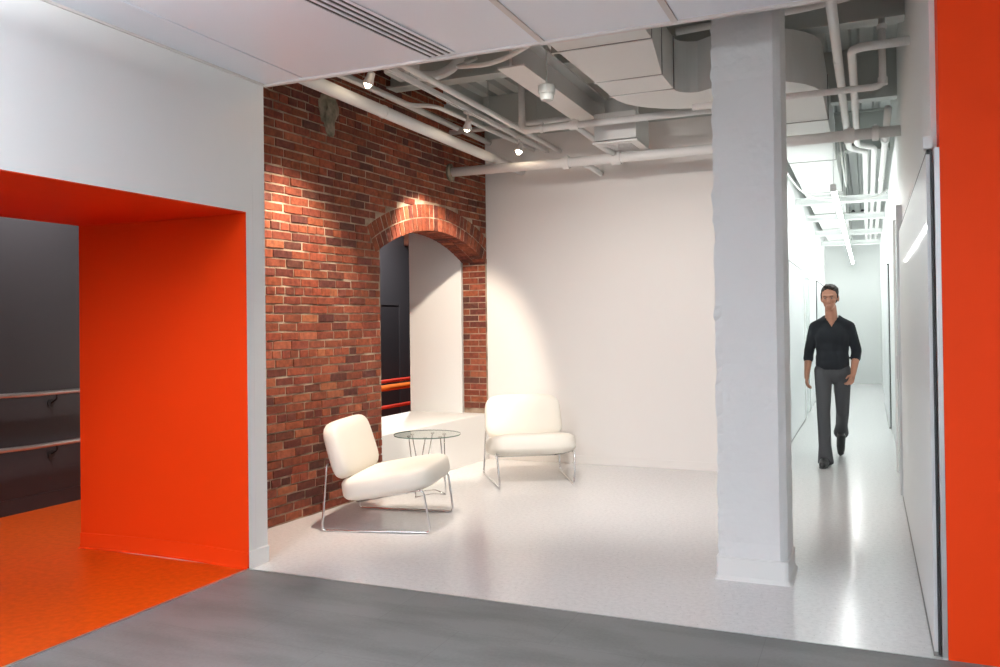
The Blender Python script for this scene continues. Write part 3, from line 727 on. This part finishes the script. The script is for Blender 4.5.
spot('fill_wall', H5, (-1.7, 8.3, .35), 335, (1, .94, .89), 90, 1.0, .04)
spot('fill_chair', H6, (-3.2, 6.5, .3), 50, (1, .91, .82), 70, 1.0, .04)

# corridor strip light: long suspended tube
lf = thing('strip_light', 'long glowing white strip light hanging along the corridor', 'strip light', (-.29, 8.85, 2.73))
MB().cyl((0, .02, 0), (0, 11.6, 0), .024, n=14).build('tube', 'tube', lf, smooth='auto')
MB().box(-.02, .02, 0, 11.62, .026, .045).build('channel', 'plastic_white', lf)
MB().box(-.028, .028, -.03, .02, -.024, .046).build('end_cap', 'aluminium', lf, bevel=.003)
MB().box(-.028, .028, 11.6, 11.64, -.024, .046).build('end_cap', 'aluminium', lf, bevel=.003)
for y in (.1, 3.8, 7.7, 11.4): MB().cyl((0, y, .045), (0, y, 3.92-2.73), .003, n=6).build('hanger_wire', 'aluminium', lf)

# hall: added unseen linear lamps behind the camera (up and down fill light)
def pendant(label, x, y0, y1, z, up, down):
    t = thing('added_pendant', label, 'pendant lamp', (x, y0, z), 0, 'added hall pendant lamps')
    L = y1-y0
    MB().box(-.07, -.062, 0, L, -.04, .04).box(.062, .07, 0, L, -.04, .04).box(-.07, .07, -.008, 0, -.04, .04).box(-.07, .07, L, L+.008, -.04, .04).build('lamp_housing', 'aluminium', t)
    MB().box(-.062, .062, 0, L, -.004, .004).build('lamp_tray', 'plastic_white', t)
    for y in (.2, L-.2): MB().cyl((-.066, y, .04), (-.066, y, ZC-z), .003, n=6).build('hanger_wire', 'aluminium', t)
    area('fill_up', (x, (y0+y1)/2, z+.03), .11, L-.05, up, (.95, .975, 1.0), (0, 0, 1))
    area('fill_down', (x, (y0+y1)/2, z-.03), .11, L-.05, down, (.97, .985, 1.0), (0, 0, -1))
pendant('added linear pendant lamp along the long hall wall', -2.62, -.9, 2.0, 2.70, 400, 14)
pendant('added linear pendant lamp in the middle of the hall', -1.8, -2.7, -.3, 2.50, 350, 105)
pendant('added linear pendant lamp on the corridor side of the hall', 1.5, -2.7, -.5, 2.50, 60, 12)
# ramp room and passage: recessed downlights, those at arch and soffit added unseen
def downlight(label, x, y, z, p, col, target, ang=110):
    t = thing('downlight', label, 'downlight', (x, y, z), 0, 'recessed downlights')
    MB().lathe([(.085, 0), (.085, -.006), (.060, -.006), (.055, -.001), (.055, 0)], n=24).build('trim_ring', 'plastic_white', t, smooth='auto')
    spot('downlight_beam', (x, y, z-.03), target, p, col, ang, .8, .06)
downlight('downlight in the dark ceiling by the handrails', -5.5, 4.6, 3.3, 260, (1, .96, .92), (-6.1, 4.9, 1.5))
downlight('added downlight in the dark ceiling past the arch', -5.3, 9.5, 3.3, 420, (1, .97, .94), (-5.3, 9.6, 0), 172)  # added, out of view; brightens the room seen through the arch
downlight('added downlight in the red soffit near the orange floor', -4.25, 2.3, OZ, 50, (1, .93, .85), (-4.2, 3.2, 0), 140)  # added, out of view; brightens the portal wall and orange floor

# ------------------------------------------------------------------ furniture
def cushion(mb, hx, hy, hz, n=5.0, nz=2.6, seg=56, rings=22, taper=0.0, mt=Matrix()):
    """pillow-like superellipsoid: half sizes hx, hy, hz"""
    R = []
    for j in range(rings+1):
        ph = -PI/2+PI*j/rings; cz = math.copysign(abs(math.sin(ph))**(2/nz), math.sin(ph)); cr = abs(math.cos(ph))**(2/nz)
        row = []
        for i in range(seg):
            a = 2*PI*i/seg; ca, sa = math.cos(a), math.sin(a)
            # radial position of a superellipse, evenly spread
            rr = (abs(ca)**n+abs(sa)**n)**(-1/n)
            x, y = ca*rr*cr*hx, sa*rr*cr*hy
            if taper: y *= 1-taper*(x/hx)
            row.append(mb.bm.verts.new(mt @ Vector((x, y, cz*hz))))
        R.append(row)
    for a, b in zip(R, R[1:]):
        for i in range(seg): mb.bm.faces.new((a[i], a[(i+1) % seg], b[(i+1) % seg], b[i]))
    bmesh.ops.remove_doubles(mb.bm, verts=mb.bm.verts[:], dist=1e-6)
    return mb
def lounge_chair(label, loc, rz):
    t = thing('lounge_chair', label, 'chair', loc, rz, 'cream lounge chairs')
    a = math.radians(-10)
    ms = Matrix.Translation((.03, 0, .335)) @ Matrix.Rotation(a, 4, 'Y')
    cushion(MB(), .345, .395, .098, 5.0, 4.2, mt=ms).build('seat', 'upholstery', t, smooth=True)
    # back: its thickness along local z, height along local x
    mbk = Matrix.Translation((-.325, 0, .560)) @ Matrix.Rotation(math.radians(-107), 4, 'Y')
    cushion(MB(), .212, .372, .080, 5.0, 3.8, taper=.03, mt=mbk).build('backrest', 'upholstery', t, smooth=True)
    r = .0085; W = .355
    for s in (-1, 1):
        pts = [(-.385, s*(W-.03), .47), (-.385, s*W, .46), (-.41, s*(W+.025), r), (.37, s*(W-.020), r), (.325, s*W, .305), (.20, s*(W-.02), .285), (-.18, s*(W-.06), .20)]
        MB().tube(pts, r, 10, bend=.035).build('side_frame', 'chrome', t, smooth=True)
    MB().tube([(.20, -W+.02, .280), (.20, W-.02, .280)], r*.9, 10).build('cross_rod', 'chrome', t, smooth=True)
    MB().tube([(-.18, -W+.06, .20), (-.18, W-.06, .20)], r*.9, 10).build('cross_rod', 'chrome', t, smooth=True)
    for y in (-.25, -.17, .17, .25):
        MB().cyl((-.250, y, .30), (-.275, y, .42), .006, n=8).build('back_bracket', 'chrome', t)
    return t
c1 = lounge_chair('cream lounge chair close to the brick wall, turned side on', (-3.25, 5.45, 0), math.radians(13))
c2 = dup(c1, (-2.91, 7.33, 0), math.radians(-58), 'cream lounge chair facing outward by the plain white back wall')

tb = thing('side_table', 'round glass side table on chrome wire legs between the two chairs', 'table', (-3.47, 6.38, 0), .3)
TR, TT = .285, .525
MB().lathe([(TR-.004, TT-.010), (TR, TT-.007), (TR, TT-.003), (TR-.004, TT)], n=64).build('glass_top', 'glass', tb, smooth='auto')
mb = MB(); n = 64
for k in range(n):
    a0, a1 = 2*PI*k/n, 2*PI*(k+1)/n
    q = [mb.bm.verts.new((r_*math.cos(a), r_*math.sin(a), z)) for a in (a0, a1) for r_, z in ((TR+.0005, TT-.0095), (TR+.0005, TT-.0005))]
    mb.bm.faces.new((q[0], q[2], q[3], q[1]))
bmesh.ops.remove_doubles(mb.bm, verts=mb.bm.verts[:], dist=1e-6)
mb.build('glass_edge', 'glass_edge', tb, smooth=True)
for k in range(3):
    a = 2*PI*k/3
    def pol(r_, an, z): return (r_*math.cos(an), r_*math.sin(an), z)
    pts = [pol(.17, a-.42, TT-.014), pol(.10, a, .30), pol(.17, a+.42, TT-.014)]
    MB().tube([pol(.16, a-.62, TT-.014), pol(.155, a, .012), pol(.16, a+.62, TT-.014)], .005, 8, bend=.02).build('leg', 'chrome', tb, smooth=True)
    for s in (-.62, .62): MB().cyl(pol(.16, a+s, TT-.020), pol(.16, a+s, TT-.0105), .016, n=16).build('glass_pad', 'chrome', tb)
    a2 = a+2*PI/3
    MB().tube([pol(.155, a, .008), pol(.10, (a+a2)/2, .03), pol(.155, a2, .008)], .0045, 8, bend=.03).build('foot_rod', 'chrome', tb, smooth=True)

# ------------------------------------------------------------------ walking man
def remesh(mb, name, material, parent, vox=.008, smooth=6, factor=.5):
    o = mb.build(name, material)
    md = o.modifiers.new('r', 'REMESH'); md.mode = 'VOXEL'; md.voxel_size = vox; md.use_smooth_shade = True
    ms = o.modifiers.new('s', 'SMOOTH'); ms.iterations = smooth; ms.factor = factor
    dg = bpy.context.evaluated_depsgraph_get(); dg.update()
    me = bpy.data.meshes.new_from_object(o.evaluated_get(dg))
    o.modifiers.clear(); old = o.data; o.data = me; bpy.data.meshes.remove(old)
    for p in me.polygons: p.use_smooth = True
    o.parent = parent; return o
man = thing('person', 'man in a black v-neck sweater and grey trousers walking down the corridor', 'person', (-.345, 9.42, 0), 0)
V = Vector
RS, RE, RW = V((-.168, .02, 1.385)), V((-.232, .085, 1.125)), V((-.250, -.02, .885))
LS, LE, LW = V((.168, .02, 1.385)), V((.232, .10, 1.135)), V((.200, -.05, .905))
RH, RK, RA = V((-.09, .0, .93)), V((-.085, -.19, .51)), V((-.065, -.37, .10))
LH, LK, LA = V((.09, .0, .93)), V((.088, .10, .50)), V((.062, .46, .265))
HC = V((-.015, -.045, 1.685))
body = MB()
body.ball((0, .0, 1.02), (.150, .105, .13)).ball((0, .01, 1.18), (.145, .10, .17)).ball((0, .01, 1.30), (.155, .11, .13)).ball((0, .02, 1.39), (.14, .075, .06))
body.capsule((0, .02, 1.40), (-.008, -.015, 1.59), .066, .056)
# head: skull, face, jaw, nose, ears, brow
HT = Matrix.Rotation(math.radians(-6), 4, 'Z') @ Matrix.Rotation(math.radians(6), 4, 'X') @ Matrix.Scale(1.10, 4)
def hp(x, y, z): return HC+(HT @ V((x, y, z)))
body.ball(hp(0, .012, .03), (.074, .092, .088), 20, HT); body.ball(hp(0, -.025, -.03), (.057, .062, .080), 20, HT)
body.ball(hp(0, -.045, -.088), (.034, .036, .030), 16, HT); body.ball(hp(0, -.070, .022), (.055, .020, .016), 14, HT)
body.capsule(hp(0, -.083, .005), hp(0, -.103, -.032), .009, .014, 10)
body.ball(hp(0, -.080, -.066), (.024, .012, .007), 12, HT); body.ball(hp(0, -.078, -.078), (.020, .011, .007), 12, HT)
for s in (-1, 1):
    body.ball(hp(s*.074, .012, -.008), (.010, .022, .032), 12, HT); body.ball(hp(s*.042, -.062, -.025), (.022, .018, .020), 12, HT)
for s_, e, wv in ((RS, RE, RW), (LS, LE, LW)):
    body.capsule(s_, e, .050, .040); body.capsule(e, e.lerp(wv, .35), .041, .041); body.capsule(e.lerp(wv, .35), wv, .041, .027)
def hand(w, dirv, palm_side, curl):
    """palm, four unequal bent fingers and a thumb leaving the side of the palm"""
    d = dirv.normalized(); p = palm_side.normalized(); s = d.cross(p).normalized()
    body.capsule(w, w+d*.03, .026, .026, 12)
    for i, off in enumerate((-.027, -.009, .009, .027)):
        body.capsule(w+d*.02+s*off*.7, w+d*.085+s*off, .0135, .0115, 10)
    for i, (off, ln) in enumerate(((-.029, .062), (-.0098, .074), (.0098, .070), (.029, .054))):
        a = w+d*.085+s*off; c = curl*(1+.1*i)
        b = a+(d*math.cos(c)+p*math.sin(c))*ln*.48
        e = b+(d*math.cos(c*2)+p*math.sin(c*2))*ln*.32
        f = e+(d*math.cos(c*2.8)+p*math.sin(c*2.8))*ln*.24
        body.capsule(a, b, .0098, .0088, 8); body.capsule(b, e, .0088, .008, 8); body.capsule(e, f, .008, .007, 8)
    t0 = w+d*.028-s*.024; t1 = t0+(d*.7-s*.75+p*.25).normalized()*.036; t2 = t1+(d*.95-s*.2+p*.3).normalized()*.030
    body.capsule(t0, t1, .0125, .0105, 10); body.capsule(t1, t2, .0105, .0085, 10)
hand(RW, V((-.02, -.10, -1)), V((.9, .3, 0)), .35)
hand(LW, V((-.30, -.35, -1)), V((-.7, .6, 0)), .5)
for h_, kn, an in ((RH, RK, RA), (LH, LK, LA)):
    body.capsule(h_, kn, .072, .047); body.capsule(kn, kn.lerp(an, .3), .047, .047); body.capsule(kn.lerp(an, .3), an, .047, .030)
RT = V((-.085, -.50, .045)); LT = V((.055, .345, .075))
body.capsule(RA, RT, .024, .020); body.capsule(LA, LT, .024, .020)
remesh(body, 'body', 'skin', man, .0052, 3, .4)
for s in (-1, 1):
    e = MB().ball(hp(s*.029, -.0755, .004), .0090, 12).build('eye', 'eye_white', man, smooth=True)
    MB().ball(hp(s*.029, -.0835, .004), (.0048, .0035, .0048), 10).build('iris', 'hair', e, smooth=True)
    MB().capsule(hp(s*.016, -.090, .022), hp(s*.044, -.080, .024), .0035, .0028, 8).build('eyebrow', 'hair', man, smooth=True)
hair = MB(); hair.ball(hp(0, .026, .050), (.080, .094, .080), 20, HT); hair.ball(hp(0, .05, .0), (.074, .062, .075), 18, HT)
for i in range(60):
    a = random.uniform(0, PI*2); e_ = random.uniform(.25, 1.2); q = V((.074*math.cos(a)*math.cos(e_), .022+.086*math.sin(a)*math.cos(e_), .045+.078*math.sin(e_)))
    if q.y < -.03 and q.z < .085: q.z = .095
    hair.ball(hp(*q), random.uniform(.010, .015), 8)
for i in range(12): hair.ball(hp(random.uniform(-.05, .05), -.055+random.uniform(-.012, .015), .098+random.uniform(-.01, .012)), .015, 8)
for s in (-1, 1): hair.ball(hp(s*.072, -.008, .025), (.008, .016, .034), 10, HT)
remesh(hair, 'hair', 'hair', man, .0055, 3, .4)
# sweater: torso and sleeves pushed up to just below the elbow, v-neck cut
sw = MB()
sw.ball((0, .0, 1.00), (.170, .125, .12)).ball((0, .0, 1.06), (.168, .122, .16)).ball((0, .012, 1.16), (.166, .120, .18)).ball((0, .012, 1.28), (.176, .126, .15)).ball((0, .02, 1.385), (.150, .09, .060))
sw.capsule((-.05, .02, 1.450), (.05, .02, 1.450), .064, .064)
sw.capsule((-.06, .02, 1.445), RS, .056, .058); sw.capsule((.06, .02, 1.445), LS, .056, .058)
for s_, e, wv in ((RS, RE, RW), (LS, LE, LW)):
    sw.capsule(s_, e, .060, .054); sw.capsule(e, e.lerp(wv, .30), .054, .050); sw.capsule(e.lerp(wv, .26), e.lerp(wv, .33), .054, .053)
so = remesh(sw, 'sweater', 'sweater', man, .009, 26, .5)
bm = bmesh.new(); bm.from_mesh(so.data)
kill = []
for f in bm.faces:
    c = f.calc_center_median()
    if c.z > 1.385 and c.y < .03 and abs(c.x) < (c.z-1.385)*.62: kill.append(f)
    elif c.z > 1.482 and abs(c.x) < .068: kill.append(f)
    elif c.z < .945: kill.append(f)
bmesh.ops.delete(bm, geom=kill, context='FACES'); bm.to_mesh(so.data); bm.free()
md = so.modifiers.new('t', 'SOLIDIFY'); md.thickness = .006; md.offset = -1
tr = MB()
tr.ball((0, .0, .985), (.158, .115, .07)).ball((0, .012, .90), (.170, .125, .11))
for h_, kn, an in ((RH, RK, RA), (LH, LK, LA)):
    tr.capsule(h_, kn, .092, .066); tr.capsule(kn, an, .066, .060)
    d = (an-kn).normalized(); tr.cyl(an-d*.10, an+d*.080, .062, .078, 18)
remesh(tr, 'trousers', 'trousers', man, .008, 5, .5)
def shoe(heel, toe, up):
    mb = MB(); d = (toe-heel).normalized(); s = d.cross(up).normalized(); u = s.cross(d).normalized()
    mb.capsule(heel+u*.038, heel+d*.05+u*.045, .042, .046); mb.capsule(heel+d*.05+u*.040, heel+d*.17+u*.028, .046, .045)
    mb.capsule(heel+d*.17+u*.026, heel+d*.240+u*.020, .045, .033); mb.capsule(heel+u*.07, heel+d*.03+u*.095, .042, .042)
    mt = Matrix((( d.x, s.x, u.x, 0), (d.y, s.y, u.y, 0), (d.z, s.z, u.z, 0), (0, 0, 0, 1)))
    mt = Matrix.Translation(heel) @ mt
    o = remesh(mb, 'shoe', 'shoe_leather', man, .006, 4, .5)
    sl_ = MB()
    pts = [(-.040, .022), (-.040, -.022), (-.01, -.036), (.08, -.033), (.17, -.042), (.24, -.030), (.268, 0), (.24, .030), (.17, .042), (.08, .033), (-.01, .036)]
    sl_.prism(pts, 'z', -.014, .002); sl_.bm.transform(mt)
    sl_.build('sole', 'black', o, bevel=.003)
    return o
shoe(V((-.06, -.335, .014)), V((-.085, -.57, .014)), V((0, 0, 1)))
shoe(V((.062, .505, .195)), V((.055, .345, .035)), V((0, -.7, .7)))

# ------------------------------------------------------------------ camera and view
F, CX, CY = 845.0, 500.0, 324.6-8.45
yaw = math.atan(368/F); roll = .0125
fw = V((-math.sin(yaw), math.cos(yaw), 0)); rh = V((math.cos(yaw), math.sin(yaw), 0)); up = V((0, 0, 1))
R_ = rh*math.cos(roll)-up*math.sin(roll); U_ = up*math.cos(roll)+rh*math.sin(roll)
pt = .010; fw, U_ = fw*math.cos(pt)+U_*math.sin(pt), U_*math.cos(pt)-fw*math.sin(pt)
cd = bpy.data.cameras.new('camera'); cam = bpy.data.objects.new('camera', cd); COL.objects.link(cam)
cam.matrix_world = Matrix(((R_.x, U_.x, -fw.x, 0), (R_.y, U_.y, -fw.y, 0), (R_.z, U_.z, -fw.z, 1.45), (0, 0, 0, 1)))
cd.sensor_width = 36; cd.lens = 36*F/1000; cd.shift_y = -(333.5-CY)/1000; cd.clip_start = .05
S.camera = cam
wld = bpy.data.worlds.new('world'); S.world = wld; wld.use_nodes = True
wld.node_tree.nodes['Background'].inputs[0].default_value = (.8, .85, .9, 1); wld.node_tree.nodes['Background'].inputs[1].default_value = .05
S.view_settings.view_transform = 'Standard'; S.view_settings.look = 'None'; S.view_settings.gamma = 1; S.view_settings.exposure = 0.1
S.view_settings.use_curve_mapping = False
S.cycles.max_bounces = 8; S.cycles.diffuse_bounces = 5; S.cycles.glossy_bounces = 4; S.cycles.transparent_max_bounces = 8
S.cycles.use_denoising = True; S.cycles.sample_clamp_indirect = 6; S.cycles.caustics_reflective = False; S.cycles.caustics_refractive = False
